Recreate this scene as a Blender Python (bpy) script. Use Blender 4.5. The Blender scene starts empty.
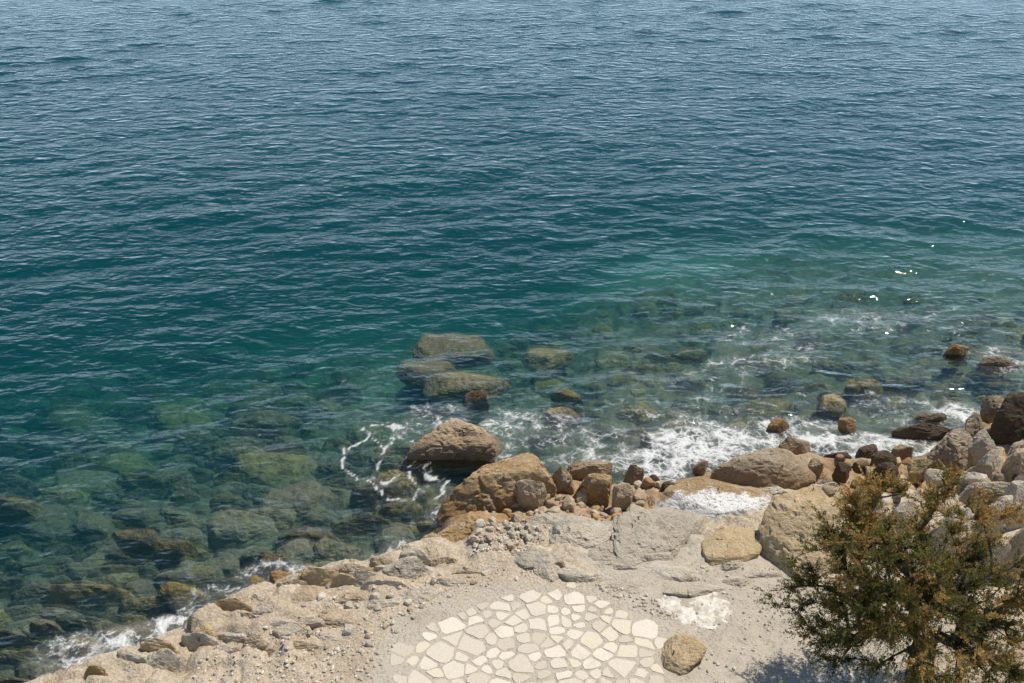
import bpy, bmesh, math, random
import numpy as np
from mathutils import Vector
random.seed(7); rng = np.random.default_rng(7)
R = math.radians
S = bpy.context.scene
COL = S.collection

# ------------------------------------------------------------------ camera
CZ, PITCH, LENS = 11.0, R(28), 35.0
F = LENS/36*1024
cam = bpy.data.objects.new('camera', bpy.data.cameras.new('camera')); COL.objects.link(cam)
cam.location = (0, 0, CZ); cam.rotation_euler = (R(90)-PITCH, 0, 0)
cam.data.lens = LENS; cam.data.sensor_width = 36; cam.data.clip_end = 20000; cam.data.clip_start = 0.1
S.camera = cam
cp, sp = math.cos(PITCH), math.sin(PITCH)
def P(px, py, z=0.0):
    """the point of the level plane z that lies in this direction from the viewpoint (sizes were measured this way)"""
    u = (px-512)/F; v = (341.5-py)/F
    d = (u, cp+v*sp, -sp+v*cp)
    t = (z-CZ)/d[2]
    return (d[0]*t, d[1]*t, z)

# ------------------------------------------------------------------ noise (numpy gradient noise)
_perm = np.random.default_rng(3).permutation(256); _perm = np.concatenate([_perm, _perm, _perm])
_g = np.random.default_rng(4).normal(size=(256, 3)); _g /= np.linalg.norm(_g, axis=1)[:, None]
def pnoise(p):
    p = np.asarray(p, float); i = np.floor(p).astype(int); f = p-i; i &= 255
    w = f*f*f*(f*(f*6-15)+10); out = 0
    for a in (0, 1):
        for b in (0, 1):
            for c in (0, 1):
                h = _perm[_perm[_perm[(i[:, 0]+a) & 255]+((i[:, 1]+b) & 255)]+((i[:, 2]+c) & 255)]
                g = _g[h]
                d = (f-np.array([a, b, c]))
                wt = (w[:, 0] if a else 1-w[:, 0])*(w[:, 1] if b else 1-w[:, 1])*(w[:, 2] if c else 1-w[:, 2])
                out = out+wt*(g*d).sum(1)
    return out*1.5
def fbm(p, oct=4, gain=.5):
    s = 0; a = 1; p = np.asarray(p, float)
    for k in range(oct):
        s = s+a*pnoise(p+17.3*k); p = p*2.03; a *= gain
    return s
def sstep(a, b, x):
    t = np.clip((x-a)/(b-a), 0, 1); return t*t*(3-2*t)

# ------------------------------------------------------------------ shoreline and ground height
SHORE = [P(*q)[:2] for q in [(-260, 860), (-60, 745), (60, 692), (120, 668), (185, 642), (235, 614), (285, 594), (330, 582), (380, 572), (420, 558), (440, 545),
         (444, 520), (456, 506), (500, 482), (545, 480), (600, 487), (650, 489), (690, 480), (720, 470), (770, 454), (830, 462), (880, 464),
         (920, 457), (958, 440), (1000, 412), (1045, 396), (1250, 372), (1800, 345)]]
def sdist(x, y):
    """distance to the shoreline, positive inland"""
    best = np.full(x.shape, 1e9); sg = np.ones(x.shape)
    for (ax, ay), (bx, by) in zip(SHORE[:-1], SHORE[1:]):
        dx, dy = bx-ax, by-ay
        t = np.clip(((x-ax)*dx+(y-ay)*dy)/(dx*dx+dy*dy), 0, 1)
        d = np.hypot(x-ax-t*dx, y-ay-t*dy)
        side = np.where((dx*(y-ay)-dy*(x-ax)) < 0, 1.0, -1.0)
        m = d < best-1e-9
        best = np.where(m, d, best); sg = np.where(m, side, sg)
    return best*sg
def cells(x, y, size, seed, tilt=.5):
    """broken blocks: every cell has a height and a tilt of its own; also the distance to the crack between cells"""
    u, w = x/size, y/size; iu, iw = np.floor(u).astype(int), np.floor(w).astype(int)
    f1 = np.full(x.shape, 9.); f2 = np.full(x.shape, 9.); hh = np.zeros(x.shape)
    for a in (-1, 0, 1):
        for b in (-1, 0, 1):
            h = _perm[(_perm[(iu+a+seed) & 255]+((iw+b) & 255)) & 255]
            g = _g[h]; cx, cy = iu+a+.5+.6*g[:, 0], iw+b+.5+.6*g[:, 1]
            d = np.hypot(u-cx, w-cy); k = d < f1
            f2 = np.where(k, f1, np.minimum(f2, d)); f1 = np.where(k, d, f1)
            hh = np.where(k, g[:, 2]*.5+tilt*(_g[(h+7) & 255][:, 0]*(u-cx)+_g[(h+7) & 255][:, 1]*(w-cy)), hh)
    return hh, f2-f1
LOW = [(540, 500, 120, 34, .62), (620, 500, 60, 24, .5), (770, 474, 70, 24, .55), (860, 478, 110, 26, .6), (960, 452, 60, 24, .3), (455, 522, 26, 26, .5)]
def ground_h(x, y, fine=True):
    x = np.asarray(x, float); y = np.asarray(y, float)
    s = sdist(x, y)
    z3 = np.zeros_like(x)
    n1 = fbm(np.stack([x*.55, y*.55, z3], 1), 3)
    n2 = fbm(np.stack([x*1.9, y*1.9, z3+5], 1), 4)
    wid = 0.75+1.6*sstep(-.6, 2.2, x)
    land = 1.0*np.clip(s/wid, 0, 1)**.62
    # broken rock ledges in the strip behind the edge, levelled off on the terrace
    rough = sstep(.1, .7, s)*(1-sstep(2.0, 3.4, s+.5*n1))
    led = np.floor((n2+n1*.8)*4)/4
    c1, e1 = cells(x+.25*n2, y+.25*n1, .95, 3); c2, e2 = cells(x+.1*n2, y+.1*n2, .38, 40)
    lo = np.zeros_like(x)
    for px, py, ax, ay, k in LOW:
        c = P(px, py, .6); q = ((x-c[0])/(P(px+ax, py, .6)[0]-c[0]))**2+((y-c[1])/(P(px, py-ay, .6)[1]-c[1]))**2
        lo = np.maximum(lo, k*(1-sstep(.3, 1.5, q)))
    land = land*(1-lo)
    land = land+rough*(.08*n2+.05*led+.16*c1+.06*c2-.035*(1-sstep(0, .10, e1))-.015*(1-sstep(0, .15, e2)))+.012*n2*sstep(2, 3, s)
    land = land+0.22*np.clip(s-4.2, 0, 30)*sstep(4.2, 7, x)       # the bank rises at the far right
    sl = .19-.085*sstep(-1.5, 4.0, x)
    o = np.clip(-s, 0, None)
    sea = -(.30*sstep(0, .5, o)+6.0*(1-np.exp(-o*sl/6.0))+.24*(np.sqrt((o-7.5-3.5*sstep(0, 5, x))**2+4)+o-7.5-3.5*sstep(0, 5, x))*.5*(1-sstep(30, 60, o))+3.5*sstep(30, 60, o)+.055*np.clip(o-14, 0, 150))
    sea = sea+(.20*n1+.10*n2+.12*c1+.08*c2-.05*(1-sstep(0, .3, e1)))*sstep(.1, 1.2, o)*(1-sstep(9, 14, o))
    c = P(530, 655, 1.0); q = ((x-c[0])/2.6)**2+((y-c[1])/1.7)**2
    k = 1-sstep(.8, 1.6, q); land = land*(1-k)+(1.0+.012*n1)*k
    return np.where(s > 0, land, sea)
def gh(x, y): return float(ground_h(np.array([x]), np.array([y]))[0])

# ------------------------------------------------------------------ node helpers
class NT:
    def __init__(self, name, world=False):
        self.m = bpy.data.materials.new(name); self.m.use_nodes = True
        self.t = self.m.node_tree; self.t.nodes.clear()
    def n(self, kind, ins=None, **kw):
        nd = self.t.nodes.new(kind)
        for k, v in kw.items(): setattr(nd, k, v)
        for k, v in (ins or {}).items():
            if isinstance(v, bpy.types.NodeSocket): self.t.links.new(v, nd.inputs[k])
            else: nd.inputs[k].default_value = v
        return nd
    def noise(self, vec, scale, detail=6, rough=.55, dist=0):
        return self.n('ShaderNodeTexNoise', {'Vector': vec, 'Scale': scale, 'Detail': detail, 'Roughness': rough, 'Distortion': dist}).outputs['Fac']
    def ramp(self, fac, a, b, smooth=True):
        return self.n('ShaderNodeMapRange', {0: fac, 1: a, 2: b, 3: 0., 4: 1.}, interpolation_type='SMOOTHSTEP' if smooth else 'LINEAR').outputs[0]
    def math(self, op, a, b=0.0, clamp=False):
        return self.n('ShaderNodeMath', {0: a, 1: b}, operation=op, use_clamp=clamp).outputs[0]
    def mix(self, f, a, b, blend='MIX'):
        nd = self.t.nodes.new('ShaderNodeMix'); nd.data_type = 'RGBA'; nd.blend_type = blend
        for i, v in ((0, f), (6, a), (7, b)):
            if isinstance(v, bpy.types.NodeSocket): self.t.links.new(v, nd.inputs[i])
            elif i == 0: nd.inputs[0].default_value = v
            else: nd.inputs[i].default_value = (*v, 1)
        return nd.outputs[2]
    def bump(self, h, strength, dist, normal=None):
        ins = {'Height': h, 'Strength': strength, 'Distance': dist}
        if normal is not None: ins['Normal'] = normal
        return self.n('ShaderNodeBump', ins).outputs[0]
    def principled(self, col, rough, normal=None, **kw):
        ins = {'Base Color': col if isinstance(col, bpy.types.NodeSocket) else (*col, 1), 'Roughness': rough}
        if normal is not None: ins['Normal'] = normal
        b = self.n('ShaderNodeBsdfPrincipled', ins)
        for k, v in kw.items(): b.inputs[k.replace('_', ' ')].default_value = v
        return b.outputs[0]
    def out(self, sh, vol=None):
        o = self.n('ShaderNodeOutputMaterial', {'Surface': sh})
        if vol is not None: self.t.links.new(vol, o.inputs['Volume'])
        return self.m

def rock_mat(name, c1, c2, stain, stain_amt=.5, band=.6, wet=.42, wet_top=.42, speck=.35, small=False):
    T = NT(name)
    co = T.n('ShaderNodeTexCoord').outputs['Object']
    rnd = T.n('ShaderNodeObjectInfo').outputs['Random']
    off = T.n('ShaderNodeVectorMath', {0: co, 1: T.n('ShaderNodeCombineXYZ', {0: T.math('MULTIPLY', rnd, 37.), 1: T.math('MULTIPLY', rnd, 91.), 2: 0.}).outputs[0]}, operation='ADD').outputs[0]
    pz = T.n('ShaderNodeSeparateXYZ', {0: T.n('ShaderNodeNewGeometry').outputs['Position']}).outputs[2]
    a = T.noise(off, 1.7, 8, .6)
    b = T.noise(off, 5.5, 8, .65, .6)
    f = T.noise(off, 34, 5, .7)
    col = T.mix(T.ramp(a, .35, .65), c1, c2)
    col = T.mix(T.math('MULTIPLY', T.ramp(b, .50, .68), stain_amt), col, stain)
    zb = T.math('ADD', pz, T.math('MULTIPLY', T.math('SUBTRACT', b, .5), .9))
    ob = T.math('MULTIPLY', T.ramp(zb, .75, .25), band)                       # rust coloured splash zone
    col = T.mix(ob, col, (.30, .155, .05))
    dk = T.ramp(f, .40, .62)
    col = T.mix(speck, col, T.mix(dk, (.55, .52, .48), (1.25, 1.22, 1.18)), 'MULTIPLY')
    pit = T.ramp(T.noise(off, 11, 4, .6), .66, .72)
    col = T.mix(T.math('MULTIPLY', pit, .55), col, (.05, .04, .03))
    w = T.ramp(zb, wet_top, wet_top-.35)                                      # wet near the water line
    col = T.mix(T.math('MULTIPLY', w, 1-wet), col, (.045, .030, .014))
    rough = T.math('SUBTRACT', .92, T.math('MULTIPLY', w, .5))
    wv = T.n('ShaderNodeVectorMath', {0: off, 1: T.n('ShaderNodeVectorMath', {0: T.n('ShaderNodeTexNoise', {'Vector': off, 'Scale': 2.5, 'Detail': 5.}).outputs['Color'], 1: (.5, .5, .5)}, operation='MULTIPLY').outputs[0]}, operation='ADD').outputs[0]
    ck = T.n('ShaderNodeTexVoronoi', {'Vector': wv, 'Scale': 1.3}, feature='DISTANCE_TO_EDGE').outputs['Distance']
    crack = T.math('MULTIPLY', T.ramp(ck, .03, .0), T.ramp(b, .53, .66))
    col = T.mix(T.math('MULTIPLY', crack, .8), col, (.03, .022, .015))
    h = T.math('SUBTRACT', T.math('ADD', T.math('MULTIPLY', b, 1.0), T.math('MULTIPLY', f, .4)), T.math('MULTIPLY', crack, .6))
    nrm = T.bump(h, .9, .012 if small else .11)
    return T.out(T.principled(col, rough, nrm))

M = {}
M['tan'] = rock_mat('tan limestone', (.55, .45, .315), (.46, .36, .235), (.36, .22, .10), .55, .45)
M['pale'] = rock_mat('pale limestone', (.60, .53, .42), (.50, .43, .33), (.40, .30, .18), .5, .3)
M['orange'] = rock_mat('rust stained rock', (.42, .295, .15), (.36, .22, .09), (.52, .43, .31), .8, .7, wet_top=.25)
M['brown'] = rock_mat('brown weathered rock', (.40, .32, .225), (.32, .245, .16), (.46, .33, .18), .5, .4)
M['grey'] = rock_mat('grey limestone', (.51, .445, .345), (.43, .375, .285), (.42, .33, .22), .4, .15)
M['dark'] = rock_mat('dark wet rock', (.10, .07, .045), (.06, .042, .026), (.20, .11, .04), .6, .4, wet_top=.7)
M['sandstone'] = rock_mat('yellow sandstone', (.56, .43, .26), (.50, .37, .20), (.40, .25, .10), .55, .2)
for k_, a_ in dict(tan=((.47, .385, .27), (.40, .32, .22), (.36, .24, .12)), pale=((.56, .50, .41), (.47, .41, .32), (.42, .33, .22)), brown=((.30, .235, .155), (.25, .19, .12), (.36, .26, .14)),
                orange=((.40, .26, .12), (.35, .21, .08), (.45, .36, .24)), grey=((.45, .40, .32), (.40, .35, .28), (.44, .36, .26)), dark=((.12, .09, .06), (.08, .055, .035), (.20, .11, .04))).items():
    M['s_'+k_] = rock_mat(k_+' small stone', *a_, .4, .25, speck=.2, small=True)
def algae_mat(name, c1, c2, c3):
    T = NT(name)
    co = T.n('ShaderNodeTexCoord').outputs['Object']
    rnd = T.n('ShaderNodeObjectInfo').outputs['Random']
    off = T.n('ShaderNodeVectorMath', {0: co, 1: T.n('ShaderNodeCombineXYZ', {0: T.math('MULTIPLY', rnd, 37.), 1: T.math('MULTIPLY', rnd, 91.), 2: 0.}).outputs[0]}, operation='ADD').outputs[0]
    a = T.noise(off, 2.2, 8, .65); b = T.noise(off, 9, 6, .65, .4)
    col = T.mix(T.ramp(a, .38, .62), c1, tuple(q*.8 for q in c2))
    col = T.mix(T.ramp(b, .48, .62), col, c3)
    col = T.mix(T.math('MULTIPLY', T.ramp(T.noise(off, 5, 6, .7), .52, .62), .7), col, (.05, .05, .03))
    col = T.mix(T.math('MULTIPLY', T.ramp(rnd, 0., 1., False), .55), col, (.06, .055, .045))
    return T.out(T.principled(col, .8, T.bump(b, .9, .12)))
M['algae'] = algae_mat('algae grown rock', (.38, .29, .125), (.26, .205, .10), (.40, .30, .12))
M['algae_grey'] = algae_mat('silted rock', (.29, .255, .175), (.20, .18, .12), (.35, .295, .18))
M['algae_yellow'] = algae_mat('yellow weed rock', (.38, .30, .06), (.27, .22, .06), (.22, .12, .04))

# ------------------------------------------------------------------ objects
def mesh(name, v, f, mat, smooth=True):
    me = bpy.data.meshes.new(name)
    v = np.asarray(v, np.float32); f = np.asarray(f, np.int32)
    k = f.shape[1]
    me.vertices.add(len(v)); me.vertices.foreach_set('co', v.ravel())
    me.loops.add(f.size); me.loops.foreach_set('vertex_index', f.ravel())
    me.polygons.add(len(f)); me.polygons.foreach_set('loop_start', np.arange(0, f.size, k, dtype=np.int32))
    me.update(calc_edges=True); me.validate()
    me.polygons.foreach_set('use_smooth', np.full(len(me.polygons), smooth))
    if mat: me.materials.append(mat)
    return me
def link(name, me, loc=(0, 0, 0), parent=None, label=None, cat=None, group=None, kind=None):
    o = bpy.data.objects.new(name, me); COL.objects.link(o); o.location = loc
    if parent: o.parent = parent
    if label: o['label'] = label
    if cat: o['category'] = cat
    if group: o['group'] = group
    if kind: o['kind'] = kind
    return o
def attr(me, name, vals, dom='POINT'):
    a = me.attributes.new(name, 'FLOAT', dom); a.data.foreach_set('value', np.asarray(vals, np.float32))

_ico = {}
def ico(n):
    if n not in _ico:
        bm = bmesh.new(); bmesh.ops.create_icosphere(bm, subdivisions=n, radius=1)
        bm.verts.index_update()
        _ico[n] = (np.array([v.co[:] for v in bm.verts]), np.array([[q.index for q in f.verts] for f in bm.faces])); bm.free()
    return _ico[n]
def rock_verts(foot, c, seed, sub=4, planes=14, cut=(.66, .95), amp=.05, pw=.72, strata=.5):
    amp *= 1.35
    r = np.random.default_rng(seed)
    d, f = ico(sub)
    foot = np.asarray(foot)
    rx, ry = abs(foot[:, 0]).mean()*1.4, abs(foot[:, 1]).mean()*1.4
    sc = np.array([rx, ry, c])
    dd = d*sc; dd /= np.linalg.norm(dd, axis=1)[:, None]
    N = []; D = []
    ed = np.roll(foot, -1, 0)-foot; le = np.hypot(ed[:, 0]/rx, ed[:, 1]/ry)
    keep = sorted(np.argsort(-le)[:(9 if pw > .8 else 6)])
    for k in keep:                                   # one leaning side face per long edge of the footprint
        e = ed[k]; nx, ny = e[1], -e[0]; l = math.hypot(nx, ny)
        if l < 1e-4: continue
        nx /= l; ny /= l
        if nx*foot[k, 0]+ny*foot[k, 1] < 0: nx, ny = -nx, -ny
        dist = (foot@np.array([nx, ny])).max()*r.uniform(.9, 1.)
        t = r.uniform(-.3, .6)
        N.append((nx*math.cos(t), ny*math.cos(t), math.sin(t))); D.append(dist*math.cos(t)+.12*c*max(0, math.sin(t)))
    for q in range(4):                               # never open to one side
        a_ = q*math.pi/2+.4; n2_ = np.array([math.cos(a_), math.sin(a_)]); N.append((*n2_, 0)); D.append((foot@n2_).max()*1.02)
    for k in range(2):                               # roof faces, then a few broken corners
        tx, ty = r.normal(size=2)*.38; n = np.array([tx/rx*c, ty/ry*c, 1.0]); n /= np.linalg.norm(n); N.append(n); D.append(c*n[2]*(1, .97)[k])
    N.append((0, 0, -1)); D.append(c)
    for k in range(max(3, planes//3)):
        n = r.normal(size=3); n[2] = abs(n[2])*.8; n = n/sc; n /= np.linalg.norm(n)
        N.append(n); D.append(np.linalg.norm(n*sc)*r.uniform(.58, .86))
    N = np.array(N); D = np.array(D)
    pn = 9 if pw > .8 else 36
    v = dd*((np.clip(dd@N.T, 0, None)/D)**pn).sum(1)[:, None]**(-1/pn)
    Rr = np.hypot(foot[:, 0], foot[:, 1])
    size = float((Rr.mean()+c)/2)
    for k in range(14):
        n = r.normal(size=3); n[2] = n[2]*.8+.25; n /= np.linalg.norm(n)
        dt = v@n; ex = np.clip(dt-dt.max()*r.uniform(.86, .98), 0, None); v = v-ex[:, None]*n*.9
    for ax in (0, 1):
        lo_, hi_ = v[:, ax].min(), v[:, ax].max(); fl, fh = foot[:, ax].min(), foot[:, ax].max()
        v[:, ax] = fl+(v[:, ax]-lo_)*(fh-fl)/max(hi_-lo_, 1e-4)
    v[:, 2] *= c/max(v[:, 2].max(), 1e-4)
    nn = v/np.maximum(np.linalg.norm(v, axis=1), 1e-6)[:, None]
    o = r.uniform(0, 100, 3)
    q = v/size
    dis = amp*(.8*fbm(q*1.2+o, 3, .5)+.55*(abs(fbm(q*2.6+o+11, 5, .62))*-2+.6))
    rid = 1-abs(fbm(q*1.1+o+31, 3))*2
    dis = dis-amp*1.3*np.clip(rid-.82, 0, 1)*4
    ax = np.array([r.uniform(-.5, .5), r.uniform(-.5, .5), 1.0])
    lay = (q@ax)*5+fbm(q*1.2+o+7, 2)*.8
    dis = dis+strata*amp*.45*(abs((lay % 1.0)-.5)*2-.5)
    v = v+nn*(dis*size)[:, None]
    return v, f
def bbox_poly(x0, y0, x1, y1, seed):
    r = random.Random(seed); cx, cy, a, b = (x0+x1)/2, (y0+y1)/2, (x1-x0)/2, (y1-y0)/2
    n = r.choice((5, 6, 6, 7)); t0 = r.uniform(0, 6.28); pts = []
    for k in range(n):
        t = t0+(k+r.uniform(-.42, .42))*6.283/n
        e = (abs(math.cos(t))**2.6+abs(math.sin(t))**2.6)**(-1/2.6)
        pts.append((cx+a*e*math.cos(t)*r.uniform(.82, 1.1), cy+b*e*math.sin(t)*r.uniform(.82, 1.1)))
    return pts
_seed = [100]
def rock(name, label, mat, pts, c=None, zc=None, lift=.3, cat='rock', group=None, sub=4, planes=14, cut=(.66, .95), amp=.05, pw=.72, strata=.5, sink=None, seed=None):
    """one boulder; pts = traced outline (measured at mid height) or a box; c = half height; zc = height of its middle"""
    _seed[0] += 1; seed = _seed[0] if seed is None else seed
    if len(pts) == 4 and not hasattr(pts[0], '__len__'): pts = bbox_poly(*pts, seed)
    pc = np.mean(pts, 0)
    if zc is None:
        q = P(pc[0], pc[1], .6); g = gh(q[0], q[1]); q = P(pc[0], pc[1], g); g = gh(q[0], q[1])
        w = (max(p[0] for p in pts)-min(p[0] for p in pts))*np.linalg.norm(np.array(q)-(0, 0, CZ))/F
        c = c or .36*w
        zc = max(g, sink if sink is not None else g)+lift*c
    C = np.array(P(pc[0], pc[1], zc))
    foot = np.array([np.array(P(x, y, zc))-C for x, y in pts])[:, :2]
    dep = math.asin((CZ-zc)/np.linalg.norm(C-(0, 0, CZ)))
    hw = (foot[:, 0].max()-foot[:, 0].min())/2
    c = c or .36*hw*2
    a0 = (foot[:, 1].max()-foot[:, 1].min())/2
    k = 1-(c*math.cos(dep)/(a0*math.sin(dep)))**2
    foot[:, 1] *= math.sqrt(max(k, .2)); foot *= 1.03
    v, f = rock_verts(foot, c, seed, sub, planes, cut, amp, pw, strata)
    return link(name, mesh(name, v, f, M[mat] if isinstance(mat, str) else mat, False), tuple(C), label=label, cat=cat, group=group)

# ================================================================== THE SETTING
# world and sun
SUN_EL, SUN_AZ = R(63), R(60)           # azimuth measured from +Y (ahead) towards +X (right)
W = bpy.data.worlds.new('World'); S.world = W; W.use_nodes = True
nt = W.node_tree; bg = nt.nodes['Background']
sky = nt.nodes.new('ShaderNodeTexSky'); sky.sky_type = 'NISHITA'; sky.sun_disc = False
sky.sun_elevation = SUN_EL; sky.sun_rotation = SUN_AZ; sky.dust_density = 1.0; sky.air_density = 1.0; sky.ozone_density = 5.0
mx = nt.nodes.new('ShaderNodeMix'); mx.data_type = 'RGBA'; mx.blend_type = 'MULTIPLY'; mx.inputs[0].default_value = 1; mx.inputs[7].default_value = (.88, 1.0, 1.06, 1)
nt.links.new(sky.outputs[0], mx.inputs[6])
# bright haze low over the horizon
tc = nt.nodes.new('ShaderNodeTexCoord'); sx = nt.nodes.new('ShaderNodeSeparateXYZ'); nt.links.new(tc.outputs['Generated'], sx.inputs[0])
mr = nt.nodes.new('ShaderNodeMapRange'); mr.interpolation_type = 'SMOOTHSTEP'; nt.links.new(sx.outputs[2], mr.inputs[0])
for i_, v_ in ((1, .40), (2, .02), (3, 0), (4, .95)): mr.inputs[i_].default_value = v_
mh = nt.nodes.new('ShaderNodeMix'); mh.data_type = 'RGBA'; nt.links.new(mr.outputs[0], mh.inputs[0]); nt.links.new(mx.outputs[2], mh.inputs[6])
mh.inputs[7].default_value = (8.0, 10.7, 13.4, 1); nt.links.new(mh.outputs[2], bg.inputs[0]); bg.inputs[1].default_value = .085
sl = bpy.data.lights.new('sun', 'SUN'); sl.energy = 4.35; sl.angle = R(.5); sl.color = (1, .935, .83)
so = bpy.data.objects.new('sun', sl); COL.objects.link(so)
sd = Vector((math.sin(SUN_AZ)*math.cos(SUN_EL), math.cos(SUN_AZ)*math.cos(SUN_EL), math.sin(SUN_EL)))
so.rotation_euler = (-sd).to_track_quat('-Z', 'Y').to_euler(); so.location = (10, 20, 40)

def axis(lo, d0, d1, hi, step, grow):
    a = list(np.arange(d0, d1, step)); s = step
    while a[-1] < hi: s *= grow; a.append(a[-1]+s)
    s = step
    b = [d0]
    while b[-1] > lo: s *= grow; b.append(b[-1]-s)
    return np.array(sorted(set(b[1:]+a)))
def blobs(x, y, lst, z=0.0):
    """soft patches; each (px, py, rx_px, ry_px, strength) -> metres on the plane z"""
    o = np.zeros_like(x)
    for px, py, rx, ry, st in lst:
        c = P(px, py, z); ex = P(px+rx, py, z); ey = P(px, py-ry, z)
        q = ((x-c[0])/max(ex[0]-c[0], .02))**2+((y-c[1])/max(ey[1]-c[1], .02))**2
        o = np.maximum(o, st*(1-sstep(.25, 1.6, q)))
    return o
def grid_faces(nr, nc):
    i = np.arange(nr-1)[:, None]*nc+np.arange(nc-1)[None]
    return np.stack([i, i+1, i+1+nc, i+nc], -1).reshape(-1, 4)

# terrain: rocky terrace, shore and sea bed in one sheet
gx = axis(-3500, -11, 12, 3500, .038, 1.16); gy = axis(-60, 7.5, 30, 6000, .038, 1.16)
X, Y = np.meshgrid(gx, gy); x = X.ravel(); y = Y.ravel()
z = ground_h(x, y)
me = mesh('terrain', np.stack([x, y, z], 1), grid_faces(len(gy), len(gx)), None)
conc = blobs(x, y, [(640, 540, 70, 45, 1), (690, 600, 70, 60, 1), (770, 620, 90, 80, 1), (640, 500, 40, 15, .8), (800, 690, 140, 80, 1), (520, 690, 190, 110, .7), (730, 560, 60, 30, .8)], 1.0)
white = blobs(x, y, [(880, 560, 60, 50, .0)], 1.0)
brown = blobs(x, y, [(350, 668, 30, 22, .55), (340, 640, 30, 14, .5), (430, 620, 26, 12, .5), (560, 560, 22, 14, .5), (1000, 665, 60, 30, .9), (650, 515, 50, 14, .6), (700, 505, 40, 12, .7), (800, 590, 40, 14, .4)], 1.0)
sand = blobs(x, y, [(330, 240, 150, 60, 1), (420, 210, 160, 55, .8), (640, 290, 120, 40, .9), (200, 440, 60, 14, .6), (390, 440, 50, 20, .9), (60, 530, 80, 30, .5), (360, 520, 60, 30, .5), (560, 250, 160, 50, .5), (100, 330, 160, 40, .3)], -3.0)
mort = blobs(x, y, [(520, 660, 150, 80, 1), (600, 640, 80, 60, 1), (470, 640, 80, 50, 1), (860, 690, 90, 30, 1)], 1.0)
attr(me, 'mortar', mort); attr(me, 'concrete', conc); attr(me, 'earth', brown); attr(me, 'sand', sand)
T = NT('terrain')
geo = T.n('ShaderNodeNewGeometry'); pos = geo.outputs['Position']
pz = T.n('ShaderNodeSeparateXYZ', {0: pos}).outputs[2]
A = lambda nm: T.n('ShaderNodeAttribute', attribute_name=nm).outputs['Fac']
n1 = T.noise(pos, .9, 8, .6); n2 = T.noise(pos, 4.5, 8, .65, .5); n3 = T.noise(pos, 26, 6, .7); n4 = T.noise(pos, 90, 3, .6)
land = T.mix(T.ramp(n1, .35, .65), (.50, .42, .315), (.42, .345, .25))
land = T.mix(T.math('MULTIPLY', T.ramp(n2, .5, .68), .55), land, (.36, .275, .185))
cf = T.ramp(T.math('ADD', A('concrete'), T.math('MULTIPLY', T.math('SUBTRACT', n2, .5), .9)), .35, .62)
cc = T.mix(T.ramp(n2, .38, .62), (.445, .39, .31), (.385, .335, .26))
cc = T.mix(T.math('MULTIPLY', T.ramp(n1, .5, .7), .6), cc, (.42, .37, .295))
land = T.mix(cf, land, cc)
land = T.mix(T.math('MULTIPLY', T.ramp(T.math('ADD', A('mortar'), T.math('MULTIPLY', T.math('SUBTRACT', n2, .5), .5)), .3, .6), .8), land, (.44, .39, .31))
ef = T.ramp(T.math('ADD', A('earth'), T.math('MULTIPLY', T.math('SUBTRACT', n2, .5), .8)), .3, .8)
land = T.mix(T.math('MULTIPLY', ef, .75), land, (.31, .235, .16))
land = T.mix(T.math('MULTIPLY', T.math('SUBTRACT', 1.0, T.math('MULTIPLY', cf, .6)), .5), land, T.mix(T.ramp(n3, .38, .62), (.45, .42, .38), (1.30, 1.27, 1.22)), 'MULTIPLY')
land = T.mix(T.math('MULTIPLY', T.ramp(T.noise(pos, 13, 6, .7, .4), .56, .66), T.math('SUBTRACT', .55, T.math('MULTIPLY', cf, .35))), land, (.25, .19, .13))
vor = T.n('ShaderNodeTexVoronoi', {'Vector': pos, 'Scale': 17., 'Randomness': 1.}).outputs
peb = T.math('MULTIPLY', T.ramp(vor['Distance'], .42, .25), T.ramp(n2, .46, .56))
land = T.mix(T.math('MULTIPLY', T.math('MULTIPLY', peb, T.math('SUBTRACT', 1., cf)), .35), land, (.62, .56, .46))
zb = T.math('ADD', pz, T.math('MULTIPLY', T.math('SUBTRACT', n2, .5), .7))
land = T.mix(T.math('MULTIPLY', T.ramp(zb, .62, .25), .75), land, (.33, .19, .07))
land = T.mix(T.math('MULTIPLY', T.ramp(zb, .35, .02), .7), land, (.07, .05, .025))
bed = T.mix(T.ramp(n2, .38, .62), (.11, .10, .06), (.21, .18, .11))  # dark rocky bed, darkened further to paint the shade between boulders
bed = T.mix(T.math('MULTIPLY', T.ramp(n1, .5, .62), .7), bed, (.06, .055, .035))
sf = T.ramp(T.math('ADD', A('sand'), T.math('MULTIPLY', T.math('SUBTRACT', n1, .5), 1.6)), .25, 1.4)
bed = T.mix(sf, bed, (.34, .33, .28))
col = T.mix(T.ramp(pz, .02, -.12), land, bed)
rough = T.math('SUBTRACT', .95, T.math('MULTIPLY', T.ramp(zb, .35, .05), .45))
h = T.math('ADD', T.math('ADD', T.math('MULTIPLY', n2, T.math('SUBTRACT', 1.0, T.math('MULTIPLY', cf, .7))), T.math('MULTIPLY', n3, .45)), T.math('MULTIPLY', peb, .25))
me.materials.append(T.out(T.principled(col, rough, T.bump(h, .7, .08))))
link('terrain', me, kind='structure')

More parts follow.
